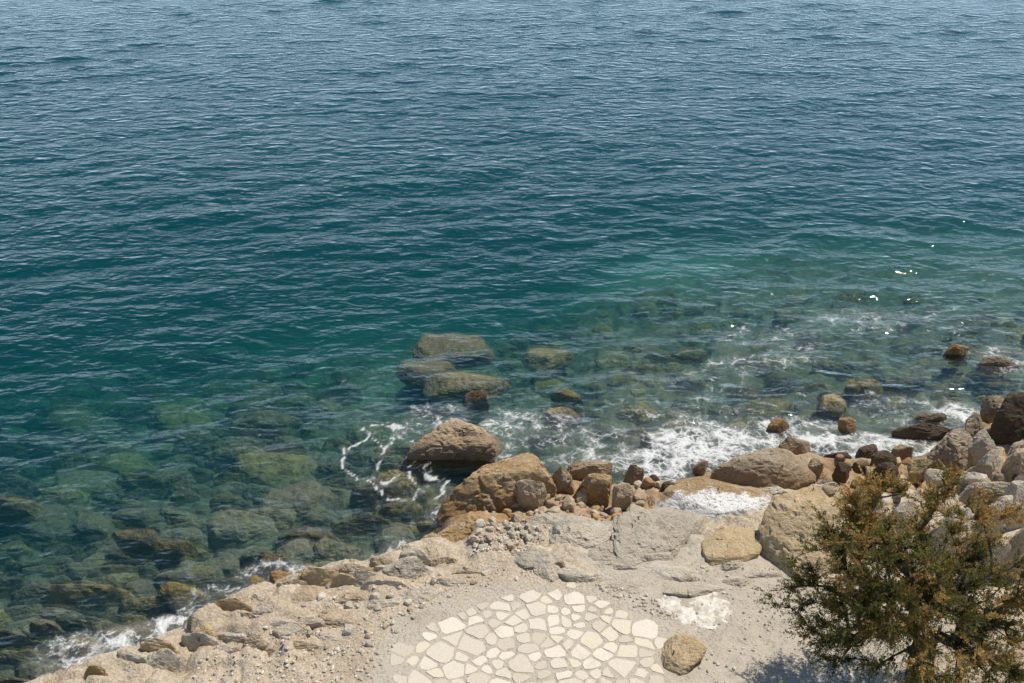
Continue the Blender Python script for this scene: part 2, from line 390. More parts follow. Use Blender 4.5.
# ------------------------------------------------------------------ the sea: a closed body of water with real waves on top
ROCKS_IN_WATER = [(445, 448, 60, 34), (475, 495, 30, 20), (790, 448, 34, 18), (920, 432, 44, 16), (846, 426, 20, 12), (957, 350, 20, 10), (700, 468, 14, 9), (632, 475, 18, 11), (777, 426, 18, 11), (998, 364, 26, 12)]
rr = [5.0]
while rr[-1] < 95: rr.append(rr[-1]*1.0042)
g = 1.0042
while rr[-1] < 6000: g = min(g*1.02, 1.35); rr.append(rr[-1]*g)
rr = np.array(rr); aa = np.linspace(R(-56), R(56), 620)
RR, AA = np.meshgrid(rr, aa, indexing='ij')
x = (RR*np.sin(AA)).ravel(); y = (RR*np.cos(AA)).ravel()
sd_w = sdist(x, y)
wr = np.random.default_rng(11)
hgt = np.zeros_like(x)
near = sstep(0, 5, -sd_w)*.75+.25
for k in range(90):
    lam = .55*(9.0/.55)**(wr.random()**1.5); kk = 2*math.pi/lam
    th = R(-90+12)+wr.normal()*R(30)
    a = .0175/kk*(1.0 if lam < 3 else .4)
    hgt += a*np.sin(kk*(x*math.cos(th)+y*math.sin(th))+wr.uniform(0, 6.28))*(1-sstep(40*lam, 75*lam, RR.ravel()))
gust = .75+.5*fbm(np.stack([x*.05, y*.09, x*0], 1), 3)
hgt *= near*np.clip(gust, .4, 1.4)
zt = hgt
nr, nc = len(rr), len(aa)
top = grid_faces(nr, nc)
ring = np.concatenate([np.arange(nc), np.arange(1, nr)*nc+nc-1, (nr-1)*nc+np.arange(nc-2, -1, -1), np.arange(nr-2, 0, -1)*nc])
V = np.stack([x, y, zt], 1); low = V[ring].copy(); low[:, 2] = -60
nb = len(V); m = len(ring)
sk = np.stack([ring, nb+np.arange(m), nb+(np.arange(m)+1) % m, np.roll(ring, -1)], 1)
V = np.concatenate([V, low, [[0, 2000, -60]]]); cidx = nb+m
me = bpy.data.meshes.new('sea')
tri = np.stack([nb+np.arange(m), np.full(m, cidx), nb+(np.arange(m)+1) % m], 1)
loops = np.concatenate([top[:, ::-1].ravel()[:0], top.ravel(), sk.ravel(), tri.ravel()])
nq = len(top)+len(sk)
starts = np.concatenate([np.arange(nq)*4, nq*4+np.arange(m)*3])
me.vertices.add(len(V)); me.vertices.foreach_set('co', V.astype(np.float32).ravel())
me.loops.add(len(loops)); me.loops.foreach_set('vertex_index', loops.astype(np.int32))
me.polygons.add(len(starts)); me.polygons.foreach_set('loop_start', starts.astype(np.int32))
me.update(calc_edges=True); me.validate()
bm = bmesh.new(); bm.from_mesh(me); bmesh.ops.recalc_face_normals(bm, faces=bm.faces); bm.to_mesh(me); bm.free()
sm = np.zeros(len(me.polygons), bool); sm[:len(top)] = True; me.polygons.foreach_set('use_smooth', sm)
# foam: density along the surf line and round the rocks, sun sparkles painted as white specks off the right shore, and the drawn-out strands left of the point
foam = np.zeros(len(V)); strand = np.zeros(len(V))
fz = .75*(1-sstep(.05, .75, abs(sd_w+.1)))*np.clip(.62+.9*fbm(np.stack([x*.9, y*.9, x*0+3], 1), 3), 0, 1)
fb = blobs(x, y, [(700, 445, 60, 30, 1.0), (660, 465, 40, 22, .98), (740, 440, 50, 20, .9), (610, 440, 55, 22, .62), (550, 430, 60, 26, .68), (505, 425, 30, 20, .75),
     (440, 415, 40, 16, .68), (425, 432, 40, 18, .66), (500, 450, 22, 14, .75), (590, 462, 60, 14, .72), (850, 445, 70, 18, .95), (800, 430, 60, 18, .75), (900, 450, 60, 14, .95), (960, 415, 40, 18, .8), (900, 410, 60, 22, .62),
     (860, 320, 60, 18, .60), (770, 345, 70, 26, .58), (700, 385, 70, 22, .52), (940, 320, 70, 16, .5), (740, 365, 40, 14, .62), (1005, 360, 40, 18, .66), (640, 410, 60, 16, .45), (780, 400, 60, 14, .45),  # the open water patches here paint sun sparkles in foam white
     (168, 632, 36, 20, .95), (90, 655, 70, 28, .78), (125, 645, 50, 24, .85), (215, 600, 50, 20, .7), (275, 575, 46, 20, .75), (70, 676, 30, 16, .85), (230, 612, 36, 16, .72), (285, 588, 34, 18, .8), (330, 572, 40, 10, .5), (400, 552, 24, 16, .8), (380, 455, 46, 34, .40), (410, 480, 34, 26, .42), (370, 380, 34, 16, .38), (255, 430, 26, 14, .35), (720, 420, 120, 20, .55)], 0)
foam[:nb] = np.maximum(fz, fb)
Z3 = lambda pts: [(320+a/3.594, 310+b/3.594) for a, b in pts]
paths = [[(75, 505), (100, 525), (75, 560), (110, 590), (160, 605), (185, 610)], [(160, 435), (175, 460), (130, 490), (90, 515)], [(175, 465), (240, 485), (225, 520), (210, 545), (215, 575)],
         [(240, 485), (275, 465), (270, 425), (240, 415), (165, 435)], [(270, 425), (300, 425)], [(235, 630), (270, 605), (310, 575), (330, 600), (350, 650), (330, 683)],
         [(370, 585), (410, 605), (450, 610), (440, 650), (410, 683)], [(190, 620), (205, 650), (240, 670), (300, 690)]]
wx = .10*fbm(np.stack([x*3, y*3, x*0], 1), 3); wy = .16*fbm(np.stack([x*3, y*3, x*0+9], 1), 3)
selr = (abs(x+1.7) < 2.5) & (abs(y-16.5) < 3.5)
xs, ys = (x+wx)[selr], (y+wy)[selr]; dm = np.full(xs.shape, 9.)
for p in paths:
    w = [P(*q)[:2] for q in Z3(p)]
    for (ax, ay), (bx, by) in zip(w[:-1], w[1:]):
        dx, dy = bx-ax, by-ay; t = np.clip(((xs-ax)*dx+(ys-ay)*dy)/(dx*dx+dy*dy), 0, 1)
        dm = np.minimum(dm, np.hypot(xs-ax-t*dx, ys-ay-t*dy))
st = np.zeros(nb); st[selr] = 1-sstep(.0, .054, dm); strand[:nb] = st
attr(me, 'foam', foam); attr(me, 'strand', strand)
T = NT('sea water')
pos = T.n('ShaderNodeNewGeometry').outputs['Position']
flat = T.n('ShaderNodeVectorMath', {0: pos, 1: (1, 1, 0)}, operation='MULTIPLY').outputs[0]
st1 = T.n('ShaderNodeMapping', {'Vector': flat, 'Rotation': (0, 0, R(-10)), 'Scale': (.75, 1.25, 1)}).outputs[0]
w1 = T.noise(st1, 1.9, 2, .5, .3); w2 = T.noise(st1, 6, 2, .5, .3)
hh = T.math('ADD', T.math('MULTIPLY', w1, 1.0), T.math('MULTIPLY', w2, .20))
nrm = T.bump(hh, 1.0, .11)
A = lambda nm: T.n('ShaderNodeAttribute', attribute_name=nm).outputs['Fac']
wq = T.n('ShaderNodeVectorMath', {0: flat, 1: T.n('ShaderNodeVectorMath', {0: T.n('ShaderNodeTexNoise', {'Vector': flat, 'Scale': 1.6, 'Detail': 4.}).outputs['Color'], 1: (.55, .55, 0)}, operation='MULTIPLY').outputs[0]}, operation='ADD').outputs[0]
e1 = T.n('ShaderNodeTexVoronoi', {'Vector': wq, 'Scale': 2.3}, feature='DISTANCE_TO_EDGE').outputs['Distance']
e2 = T.n('ShaderNodeTexVoronoi', {'Vector': wq, 'Scale': 6.5}, feature='DISTANCE_TO_EDGE').outputs['Distance']
nz = T.noise(flat, 9, 6, .7); nb_ = T.noise(flat, 2.2, 5, .6)
lace = T.math('MAXIMUM', T.math('SUBTRACT', 1., T.math('MULTIPLY', e1, 4.0)), T.math('SUBTRACT', .86, T.math('MULTIPLY', e2, 3.2)))
nb3 = T.noise(flat, 22, 4, .7)
lace = T.math('ADD', T.math('MULTIPLY', lace, .8), T.math('MULTIPLY', T.math('SUBTRACT', nz, .5), 1.5))
lace = T.math('ADD', lace, T.math('MULTIPLY', T.math('SUBTRACT', nb_, .5), 2.6))
lace = T.math('ADD', lace, T.math('MULTIPLY', T.math('SUBTRACT', nb3, .5), 1.0))
fo = A('foam')
thr = T.math('SUBTRACT', 1.45, T.math('MULTIPLY', fo, 1.38))
fm = T.math('MULTIPLY', T.ramp(T.math('SUBTRACT', lace, thr), -.08, .95), T.ramp(fo, .12, .35))
fm = T.math('ADD', fm, T.math('MULTIPLY', T.ramp(fo, .3, 1.), .10), True)
fs = T.math('MULTIPLY', T.math('MULTIPLY', A('strand'), .85), T.ramp(T.math('ADD', T.math('MULTIPLY', T.math('ADD', nz, nb3), .5), T.math('MULTIPLY', A('strand'), .30)), .46, .74))
fm = T.math('MAXIMUM', fm, fs)
fr = T.n('ShaderNodeFresnel', {'IOR': 1.333, 'Normal': nrm}).outputs[0]
trn = T.n('ShaderNodeBsdfTransparent', {'Color': (1, 1, 1, 1)}).outputs[0]
gls = T.n('ShaderNodeBsdfGlossy', {'Color': (1, 1, 1, 1), 'Roughness': .05, 'Normal': nrm}).outputs[0]
rfr = T.n('ShaderNodeBsdfRefraction', {'Color': (1, 1, 1, 1), 'Roughness': .0, 'IOR': 1.07, 'Normal': nrm}).outputs[0]
trn = T.n('ShaderNodeMixShader', {0: .27, 1: trn, 2: rfr}).outputs[0]
wat = T.n('ShaderNodeMixShader', {0: fr, 1: trn, 2: gls}).outputs[0]
fd = T.n('ShaderNodeBsdfDiffuse', {'Color': (.70, .70, .68, 1), 'Normal': T.bump(T.math('ADD', lace, nz), .6, .06)}).outputs[0]
sh = T.n('ShaderNodeMixShader', {0: T.math('MULTIPLY', fm, .93), 1: wat, 2: fd}).outputs[0]
va = T.n('ShaderNodeVolumeAbsorption', {'Color': (.18, .73, .685, 1), 'Density': .41}).outputs[0]
vs = T.n('ShaderNodeVolumeScatter', {'Color': (.0, .74, 1.0, 1), 'Density': .052}).outputs[0]
vol = T.n('ShaderNodeAddShader', {0: va, 1: vs}).outputs[0]
me.materials.append(T.out(sh, vol))
link('sea', me, kind='structure')

# ================================================================== CRAZY PAVING
def clip(poly, a, b, c):
    o = []
    for k in range(len(poly)):
        p, q = poly[k], poly[(k+1) % len(poly)]
        dp, dq = a*p[0]+b*p[1]-c, a*q[0]+b*q[1]-c
        if dp <= 0: o.append(p)
        if (dp < 0) != (dq < 0) and dp != dq:
            t = dp/(dp-dq); o.append((p[0]+t*(q[0]-p[0]), p[1]+t*(q[1]-p[1])))
    return o
def inside(p, poly):
    c = False
    for k in range(len(poly)):
        (x1, y1), (x2, y2) = poly[k], poly[k-1]
        if (y1 > p[1]) != (y2 > p[1]) and p[0] < (x2-x1)*(p[1]-y1)/(y2-y1)+x1: c = not c
    return c
def paving_mat():
    T = NT('pale flagstone')
    pos = T.n('ShaderNodeNewGeometry').outputs['Position']
    v = T.n('ShaderNodeAttribute', attribute_name='tint').outputs['Fac']
    n1 = T.noise(pos, 3.5, 8, .7); n2 = T.noise(pos, 40, 4, .65)
    c = T.mix(T.ramp(v, .0, .8, False), (.45, .395, .31), (.60, .54, .44))
    c = T.mix(T.math('MULTIPLY', T.ramp(v, .88, .9), .35), c, (.50, .42, .28))
    c = T.mix(T.math('MULTIPLY', T.ramp(n1, .5, .7), .45), c, (.43, .38, .30))
    c = T.mix(.25, c, T.mix(T.ramp(n2, .35, .65), (.7, .68, .64), (1.12, 1.1, 1.06)), 'MULTIPLY')
    return T.out(T.principled(c, .85, T.bump(T.math('ADD', n1, T.math('MULTIPLY', n2, .4)), .5, .02)))
M['paving'] = paving_mat()
def paving(regions, seed):
    r = random.Random(seed); vs = []; fs3 = []; tint = []
    for reg in regions:
        w = [P(a, b, 1.0)[:2] for a, b in reg]
        xs = [p[0] for p in w]; ys = [p[1] for p in w]; pts = []; done = []
        for _ in range(16000):
            p = (r.uniform(min(xs)-.4, max(xs)+.4), r.uniform(min(ys)-.4, max(ys)+.4))
            dm_ = r.choice((.14, .18, .23, .29))
            if all(((p[0]-q[0])*.92)**2+((p[1]-q[1])*1.08)**2 > (dm_*.5+q[2]*.5)**2 for q in pts): pts.append((*p, dm_))
        for p in pts:
            if not inside(p, w): continue
            q = [(p[0]-.5, p[1]-.5), (p[0]+.5, p[1]-.5), (p[0]+.5, p[1]+.5), (p[0]-.5, p[1]+.5)]
            for o in pts:
                dx, dy = o[0]-p[0], o[1]-p[1]; d2 = dx*dx+dy*dy
                if o is p or d2 > 1: continue
                t = .5+.25*(p[2]-o[2])/(p[2]+o[2])*2
                an = .22*math.sin(17*(p[0]+o[0])+29*(p[1]+o[1])); nx, ny = dx*math.cos(an)-dy*math.sin(an), dx*math.sin(an)+dy*math.cos(an)
                mx_, my_ = p[0]+dx*t, p[1]+dy*t; q2 = clip(q, nx, ny, nx*mx_+ny*my_)
                if len(q2) > 2: q = q2
            # few sided: drop the shortest sides
            while len(q) > 4 and r.random() < .75:
                k = min(range(len(q)), key=lambda k: math.dist(q[k], q[k-1]))
                if math.dist(q[k], q[k-1]) > .13: break
                m_ = ((q[k][0]+q[k-1][0])/2, (q[k][1]+q[k-1][1])/2); q[k] = m_; q.pop(k-1 if k else len(q)-1)
            done.append(q)
        def edge_d(p):
            o = 9
            for k in range(len(w)):
                (ax, ay), (bx, by) = w[k-1], w[k]; dx, dy = bx-ax, by-ay
                t = min(1, max(0, ((p[0]-ax)*dx+(p[1]-ay)*dy)/(dx*dx+dy*dy))); o = min(o, math.hypot(p[0]-ax-t*dx, p[1]-ay-t*dy))
            return o
        for q in done:
            n = len(q)
            if edge_d((sum(a for a, _ in q)/n, sum(b for _, b in q)/n)) < r.uniform(0, .18): continue
            per = sum(math.dist(q[k], q[k-1]) for k in range(n))
            if n < 3 or r.random() < .015 or abs(sum(q[k][0]*q[k-1][1]-q[k-1][0]*q[k][1] for k in range(n)))/2 < .036*per*per: continue
            cx = sum(a for a, _ in q)/n; cy = sum(b for _, b in q)/n; p = (cx, cy)
            sg = 1 if sum(q[k-1][0]*q[k][1]-q[k][0]*q[k-1][1] for k in range(n)) > 0 else -1
            poly = [(cx-1, cy-1), (cx+1, cy-1), (cx+1, cy+1), (cx-1, cy+1)]
            for k in range(n):
                ax, ay = q[k-1]; bx, by = q[k]; l = math.dist((ax, ay), (bx, by))
                if l < 1e-4: continue
                nx, ny = sg*(by-ay)/l, -sg*(bx-ax)/l
                poly = clip(poly, nx, ny, nx*ax+ny*ay-r.uniform(.004, .014))
                if len(poly) < 3: break
            if len(poly) < 3: continue
            # knock off sharp corners
            q2 = []
            for k in range(len(poly)):
                if math.dist(poly[k], poly[k-1]) > .035: q2.append(poly[k])
            if len(q2) < 3: continue
            q4 = []
            for k in range(len(q2)):
                a, b, c = q2[k-1], q2[k], q2[(k+1) % len(q2)]
                if r.random() < .6:
                    t1, t2 = min(.42, r.uniform(.02, .065)/math.dist(a, b)), min(.42, r.uniform(.02, .065)/math.dist(b, c))
                    q4 += [(b[0]+(a[0]-b[0])*t1, b[1]+(a[1]-b[1])*t1), (b[0]+(c[0]-b[0])*t2, b[1]+(c[1]-b[1])*t2)]
                else: q4.append(b)
            q2 = q4
            q2 = [(a+r.uniform(-.006, .006), b+r.uniform(-.006, .006)) for a, b in q2]
            # split long edges so outlines are a little uneven
            q3 = []
            for k in range(len(q2)):
                a, b = q2[k], q2[(k+1) % len(q2)]; q3.append(a)
                if math.dist(a, b) > .14: q3.append(((a[0]+b[0])/2+r.uniform(-.012, .012), (a[1]+b[1])/2+r.uniform(-.012, .012)))
            zt = gh(*p)+r.uniform(.002, .011); tx, ty = r.uniform(-.012, .012), r.uniform(-.012, .012)
            n = len(q3); b0 = len(vs); cx = sum(a for a, _ in q3)/n; cy = sum(b for _, b in q3)/n
            for sc, dz in ((1.0, -.06), (1.0, -.008), (.97, 0.0)):
                for a, b in q3:
                    vs.append((cx+(a-cx)*sc, cy+(b-cy)*sc, zt+dz+tx*(a-cx)+ty*(b-cy)))
            vs.append((cx, cy, zt))
            t = r.random()
            tint += [t]*(3*n+1)
            for k in range(n):
                k2 = (k+1) % n
                for l in (0, 1):
                    a, b, c, d = b0+l*n+k, b0+l*n+k2, b0+(l+1)*n+k2, b0+(l+1)*n+k
                    fs3 += [(a, b, c), (a, c, d)]
                fs3.append((b0+2*n+k, b0+2*n+k2, b0+3*n))
    me = mesh('paving', vs, fs3, M['paving'], smooth=False); attr(me, 'tint', tint)
    return link('paving', me, kind='structure')
paving([[(384, 655), (402, 640), (432, 612), (470, 598), (520, 590), (575, 582), (612, 600), (640, 618), (662, 632), (668, 655), (672, 690), (690, 760), (560, 820), (380, 800), (372, 700)],
        [(800, 672), (850, 664), (880, 672), (920, 700), (900, 800), (760, 790), (770, 700)]], 5)

# ================================================================== ROCKS ABOVE WATER (each a thing)
def L(*a): return list(a)
rock('wave_washed_rock', 'tan brown rock out in the water off the point, washed by white foam', 'tan',
     L((399, 456), (417, 441), (440, 427), (462, 420), (486, 419), (492, 432), (499, 443), (494, 458), (483, 468), (442, 467), (404, 464)), c=.5, zc=.12, sub=5, planes=16, cut=(.7, .97), amp=.07)
rock('point_boulder', 'long rust brown boulder sloping into the water at the tip of the point', 'orange',
     L((438, 506), (460, 487), (486, 468), (507, 455), (536, 450), (553, 455), (547, 476), (530, 486), (510, 488), (500, 494), (483, 504), (467, 512), (446, 526)), c=.62, zc=.42, sub=5, planes=15, cut=(.72, .97), amp=.06)
rock('rounded_boulder', 'rounded tan boulder wedged between the long rust boulder and the small stones', 'tan', (507, 481, 546, 504), c=.3, zc=.62, planes=9, sub=4)
rock('split_boulder', 'dark hollow angular boulder beside the square orange block', 'brown', (545, 468, 577, 494), c=.34, zc=.5, planes=12)
rock('orange_block', 'square orange block standing among the stones of the point', 'orange', L((570, 478), (590, 474), (610, 480), (611, 500), (596, 503), (572, 498)), c=.36, zc=.5, planes=10, cut=(.8, .98))
rock('flat_topped_rock', 'grey brown flat rock behind the orange block at the water edge', 'brown', (562, 461, 612, 482), c=.22, zc=.32, planes=10)
rock('shore_stone', 'small tan block right of the orange block, next to the grey bedrock', 'tan', (610, 484, 634, 505), c=.22, zc=.55, planes=10)
rock('shore_stone', 'brown cube shaped stone at the surf line, white foam behind it', 'brown', (622, 466, 644, 483), c=.2, zc=.35, planes=10)
rock('shore_stone', 'olive dark stone lying left of the surf below the white painted slab', 'dark', (646, 476, 662, 487), c=.13, zc=.35, planes=8)
rock('shore_stone', 'dark wedge stone tucked under the orange end of the white slab', 'dark', (658, 484, 676, 495), c=.14, zc=.45, planes=8)
rock('shore_stone', 'round brown stone standing alone in white surf above the white slab', 'brown', (693, 462, 709, 475), c=.17, zc=.3, planes=9)
rock('ledge_rock', 'orange ledge of rock below the pebbles with its tip in the water', 'orange',
     L((427, 551), (446, 533), (467, 519), (494, 508), (508, 512), (504, 526), (480, 537), (465, 552), (446, 556)), c=.3, zc=.5, planes=14, sub=5, amp=.06)
rock('dome_rock', 'large smooth brown domed rock facing the surf', 'brown',
     L((712, 474), (729, 464), (746, 452), (776, 446), (799, 457), (819, 473), (819, 487), (802, 497), (776, 494), (749, 480), (724, 482)), c=.42, zc=.42, sub=5, planes=9, cut=(.8, .98), amp=.035, pw=.85, strata=.2)
rock('perched_stone', 'brown stone with a black underside resting against the back of the domed rock', 'brown', (776, 436, 812, 462), c=.3, zc=.3, planes=12)
# slab with white paint on its landward half
def painted_mat():
    m = M['orange'].copy(); m.name = 'rust rock with whitewash'
    t = m.node_tree; T = NT.__new__(NT); T.m = m; T.t = t
    bs = [n for n in t.nodes if n.type == 'BSDF_PRINCIPLED'][0]
    old = bs.inputs['Base Color'].links[0].from_socket
    co = T.n('ShaderNodeTexCoord').outputs['Object']
    y_ = T.n('ShaderNodeSeparateXYZ', {0: co}).outputs
    nn = T.noise(co, 4, 6, .6); n5 = T.noise(co, 14, 5, .65)
    k = T.math('ADD', T.math('ADD', y_[1], T.math('MULTIPLY', y_[0], .25)), T.math('MULTIPLY', T.math('SUBTRACT', nn, .5), .7))
    f = T.math('MULTIPLY', T.ramp(k, .02, -.08), T.ramp(n5, .64, .54))
    t.links.new(T.mix(f, old, (.80, .78, .73)), bs.inputs['Base Color'])
    return m
M['painted'] = painted_mat()
rock('painted_slab', 'sloping slab with an orange crest and a whitewashed landward face', 'painted',
     L((659, 496), (682, 484), (717, 474), (746, 473), (764, 489), (775, 511), (762, 530), (732, 530), (708, 524), (688, 508)), c=.26, zc=.85, sub=5, planes=7, cut=(.82, .98), amp=.03, strata=.2)
rock('speckled_rock', 'pale speckled narrow rock between the white slab and the big sandstone boulder', 'pale', L((756, 484), (775, 484), (800, 492), (804, 500), (786, 506), (772, 512), (762, 498)), c=.24, zc=.85, planes=10)
rock('sandstone_boulder', 'big yellow sandstone boulder with a shaded left face, beside the tree', 'sandstone',
     L((768, 522), (787, 501), (805, 490), (830, 498), (856, 515), (862, 530), (836, 545), (822, 560), (818, 570), (803, 585), (785, 572), (763, 566)), c=.55, zc=1.2, sub=5, planes=12, cut=(.72, .96), amp=.05)
rock('flat_slab', 'flat rectangular beige stone slab lying on the concrete below the white slab', 'sandstone', L((704, 532), (730, 526), (758, 530), (757, 560), (734, 563), (705, 560)), c=.09, zc=1.03, planes=4, cut=(.9, .99), amp=.03, pw=.45)
rock('layered_block', 'layered yellow stone block standing at the right end of the crazy paving', 'sandstone', L((664, 640), (690, 634), (704, 640), (699, 660), (686, 674), (662, 662)), c=.14, zc=1.08, planes=8, cut=(.82, .98), amp=.05, strata=2.2, pw=.5)
# bedrock humps behind the paving
rock('bedrock_hump', 'grey smooth hump of bedrock with low peaks, left of the white slab', 'grey', L((598, 545), (612, 520), (640, 500), (668, 498), (690, 512), (705, 530), (700, 560), (670, 580), (630, 590), (605, 578)), c=.34, zc=.82, sub=5, planes=14, cut=(.62, .95), amp=.06)
rock('bedrock_hump', 'pale pitted bedrock hump between pebbles and paving', 'pale', L((540, 548), (552, 528), (580, 518), (606, 524), (612, 545), (600, 560), (570, 562), (548, 560)), c=.24, zc=.92, sub=5, planes=12, amp=.06)
rock('bedrock_slab', 'tilted pale slab of bedrock at the upper edge of the crazy paving', 'pale', L((528, 556), (536, 550), (552, 568), (566, 584), (552, 586), (536, 576)), c=.14, zc=1.0, planes=8)
rock('bedrock_block', 'low beige block of bedrock touching the paving, right of the tilted slab', 'pale', (556, 566, 600, 588), c=.13, zc=.98, planes=9)
rock('bedrock_stone', 'small brown hollow stone between the two pale bedrock pieces', 'brown', (549, 558, 567, 572), c=.1, zc=1.05, planes=8)
rock('edge_block', 'pale cracked block at the waterside edge, left of the orange ledge', 'pale', L((376, 574), (388, 563), (412, 559), (428, 572), (432, 586), (402, 592), (380, 588)), c=.32, zc=.92, sub=5, planes=10, cut=(.75, .97), amp=.05)
rock('edge_rock', 'orange wet rock on the shore edge above the gravelly ledge', 'orange', L((297, 584), (308, 574), (330, 569), (349, 572), (348, 584), (325, 592), (303, 594)), c=.22, zc=.35, planes=10)
rock('raised_slab', 'thin raised grey slab lying on the left ledge above the waterline', 'grey', L((272, 632), (284, 624), (310, 621), (314, 627), (298, 636), (280, 641)), c=.1, zc=1.0, planes=6)
rock('wet_round_stone', 'dark round wet stone in white water beside the pale ledge', 'dark', (200, 617, 231, 642), c=.24, zc=.5, planes=8)
rock('brown_shore_rock', 'wet brown rock in foam at the lower left edge of the shore', 'orange', (92, 657, 128, 688), c=.22, zc=.12, planes=10)
rock('shore_block', 'pale rounded block at the bottom left of the ledge', 'pale', (142, 652, 188, 692), c=.34, zc=.8, planes=8)
rock('shore_block', 'cream block with rough top beside the dark round wet stone', 'pale', (176, 630, 228, 668), c=.34, zc=.78, planes=9)
rock('ledge_stone', 'long pale stone lying along the shore edge right of the orange wet rock', 'pale', (336, 570, 382, 596), c=.24, zc=.92, planes=9)
rock('ledge_stone', 'small rust stone in white water left of the orange wet rock', 'orange', (268, 572, 300, 592), c=.16, zc=.12, planes=9)
rock('ledge_stone', 'low pale shelf stone between the cream block and the thin grey slab', 'pale', (222, 604, 280, 642), c=.3, zc=.8, planes=10, sub=5)
# right hand shore
rock('awash_rock', 'flat dark rock awash in foam left of the dark boulder heap', 'dark', L((892, 432), (908, 424), (935, 421), (950, 430), (938, 441), (905, 438)), c=.2, zc=.1, planes=10)
rock('tan_awash_rock', 'tan rock top just breaking the water behind the flat dark rock', 'brown', (912, 412, 945, 426), c=.18, zc=-.02, planes=10)
rock('surf_stone', 'dark brown angular stone in the surf, left of the shrubby crown top', 'dark', (854, 445, 879, 461), c=.17, zc=.3, planes=9)
rock('surf_stone', 'long low black stone in the surf right of the domed rock', 'dark', (821, 453, 853, 462), c=.11, zc=.3, planes=9)
rock('surf_stone', 'orange block breaking the water further out than the black surf stones', 'orange', (837, 417, 857, 433), c=.2, zc=.1, planes=9)
rock('surf_stone', 'orange speckled stone in foam behind the perched stone', 'orange', (766, 419, 789, 433), c=.17, zc=.06, planes=9)
rock('offshore_rock', 'orange rock breaking the surface alone, farthest out on the right', 'orange', (944, 342, 968, 358), c=.22, zc=.05, planes=10)
rock('offshore_rock', 'low brown rock awash with foam near the right edge', 'brown', (978, 356, 1018, 371), c=.2, zc=-.02, planes=10)
rock('brown_boulder', 'brown rounded boulder at the left foot of the dark heap', 'brown', (963, 413, 991, 442), c=.34, zc=.55, planes=11)
rock('brown_boulder', 'reddish brown boulder on top of the dark heap by the water', 'brown', (981, 399, 1008, 418), c=.3, zc=.8, planes=11)
rock('black_boulder', 'huge black wet boulder cut by the right edge of the view', 'dark', L((1000, 420), (1014, 406), (1040, 396), (1080, 400), (1085, 450), (1030, 456), (1004, 446)), c=.7, zc=.8, sub=5, planes=14)
rock('overhanging_boulder', 'grey brown boulder with a dark undercut above the surf', 'brown', L((930, 452), (938, 434), (956, 428), (972, 440), (978, 462), (962, 478), (940, 474)), c=.45, zc=.6, sub=5, planes=12)
rock('grey_boulder', 'light grey boulder leaning on the overhanging boulder', 'grey', (962, 431, 996, 458), c=.34, zc=.8, planes=12)
rock('grey_boulder', 'grey boulder with a shadowed front below the leaning light one', 'grey', (976, 453, 1005, 484), c=.36, zc=1.0, planes=12)
rock('tan_boulder', 'low tan boulder under the overhanging boulder, behind the tree', 'tan', (958, 465, 996, 485), c=.26, zc=1.0, planes=10)
rock('tan_boulder', 'tan boulder at the right edge below the black boulder', 'tan', (1002, 455, 1040, 480), c=.36, zc=1.1, planes=10)
rock('grey_slab', 'broad flat light grey slab behind the right side of the tree', 'grey', L((960, 492), (982, 481), (1010, 478), (1036, 482), (1030, 496), (1000, 503), (968, 502)), c=.2, zc=1.3, planes=8)
rock('white_boulder', 'pale angular boulder at the right edge above the tree', 'pale', (997, 485, 1032, 524), c=.46, zc=1.35, planes=10, sub=5)
rock('tree_boulder', 'pale boulder seen through the right twigs of the tree', 'pale', (972, 501, 1008, 534), c=.42, zc=1.4, planes=11)
rock('tree_boulder', 'pale pink grey boulder behind the middle branches of the tree', 'pale', L((930, 520), (946, 505), (962, 512), (974, 542), (958, 556), (936, 548)), c=.42, zc=1.35, planes=11)
rock('tree_boulder', 'whitish stone half hidden behind the upper left twigs of the tree', 'pale', (888, 502, 932, 540), c=.38, zc=1.2, planes=11)
rock('tree_boulder', 'white flat stone above the tree crown by the olive stone', 'pale', (926, 470, 952, 487), c=.17, zc=1.0, planes=8)
rock('tree_boulder', 'tan stone against the right end of the sandstone boulder', 'tan', (846, 500, 892, 530), c=.3, zc=1.05, planes=11)
rock('tree_boulder', 'large shaded boulder at the right edge behind the tree', 'tan', (1000, 526, 1050, 575), c=.55, zc=1.5, planes=11)
rock('tree_boulder', 'grey boulder low behind the right half of the crown', 'grey', (958, 545, 1004, 580), c=.42, zc=1.4, planes=11)
rock('dark_stone', 'black stone with a pale neighbour right of the domed rock', 'dark', (834, 462, 852, 480), c=.2, zc=.6, planes=9)
rock('dark_stone', 'dark brown stone above the crown, next to the olive stone', 'dark', (870, 462, 898, 486), c=.26, zc=.7, planes=9)
rock('dark_stone', 'black slanted stone under the dark brown angular surf stone', 'dark', (868, 452, 896, 468), c=.17, zc=.5, planes=9)
rock('dark_stone', 'brown stone in the gap between domed rock and sandstone boulder', 'brown', (812, 478, 834, 496), c=.2, zc=.75, planes=9)
rock('olive_stone', 'olive green stone at the surf edge above the tree', 'algae', (904, 460, 932, 480), c=.22, zc=.6, planes=9)
rock('white_stone', 'two toned pale stone below the black stone beside the domed rock', 'pale', (818, 480, 842, 496), c=.15, zc=.85, planes=8)
rock('flat_tan_stone', 'flat orange tan stone lying right of the speckled rock above the sandstone boulder', 'sandstone', (820, 490, 852, 508), c=.13, zc=.95, planes=7)
rock('surf_stone', 'small tan stone in the surf just right of the perched stone', 'tan', (806, 458, 826, 474), c=.17, zc=.45, planes=9)
rock('surf_stone', 'low brown stone between the surf and the olive stone', 'brown', (888, 446, 912, 460), c=.16, zc=.4, planes=9)

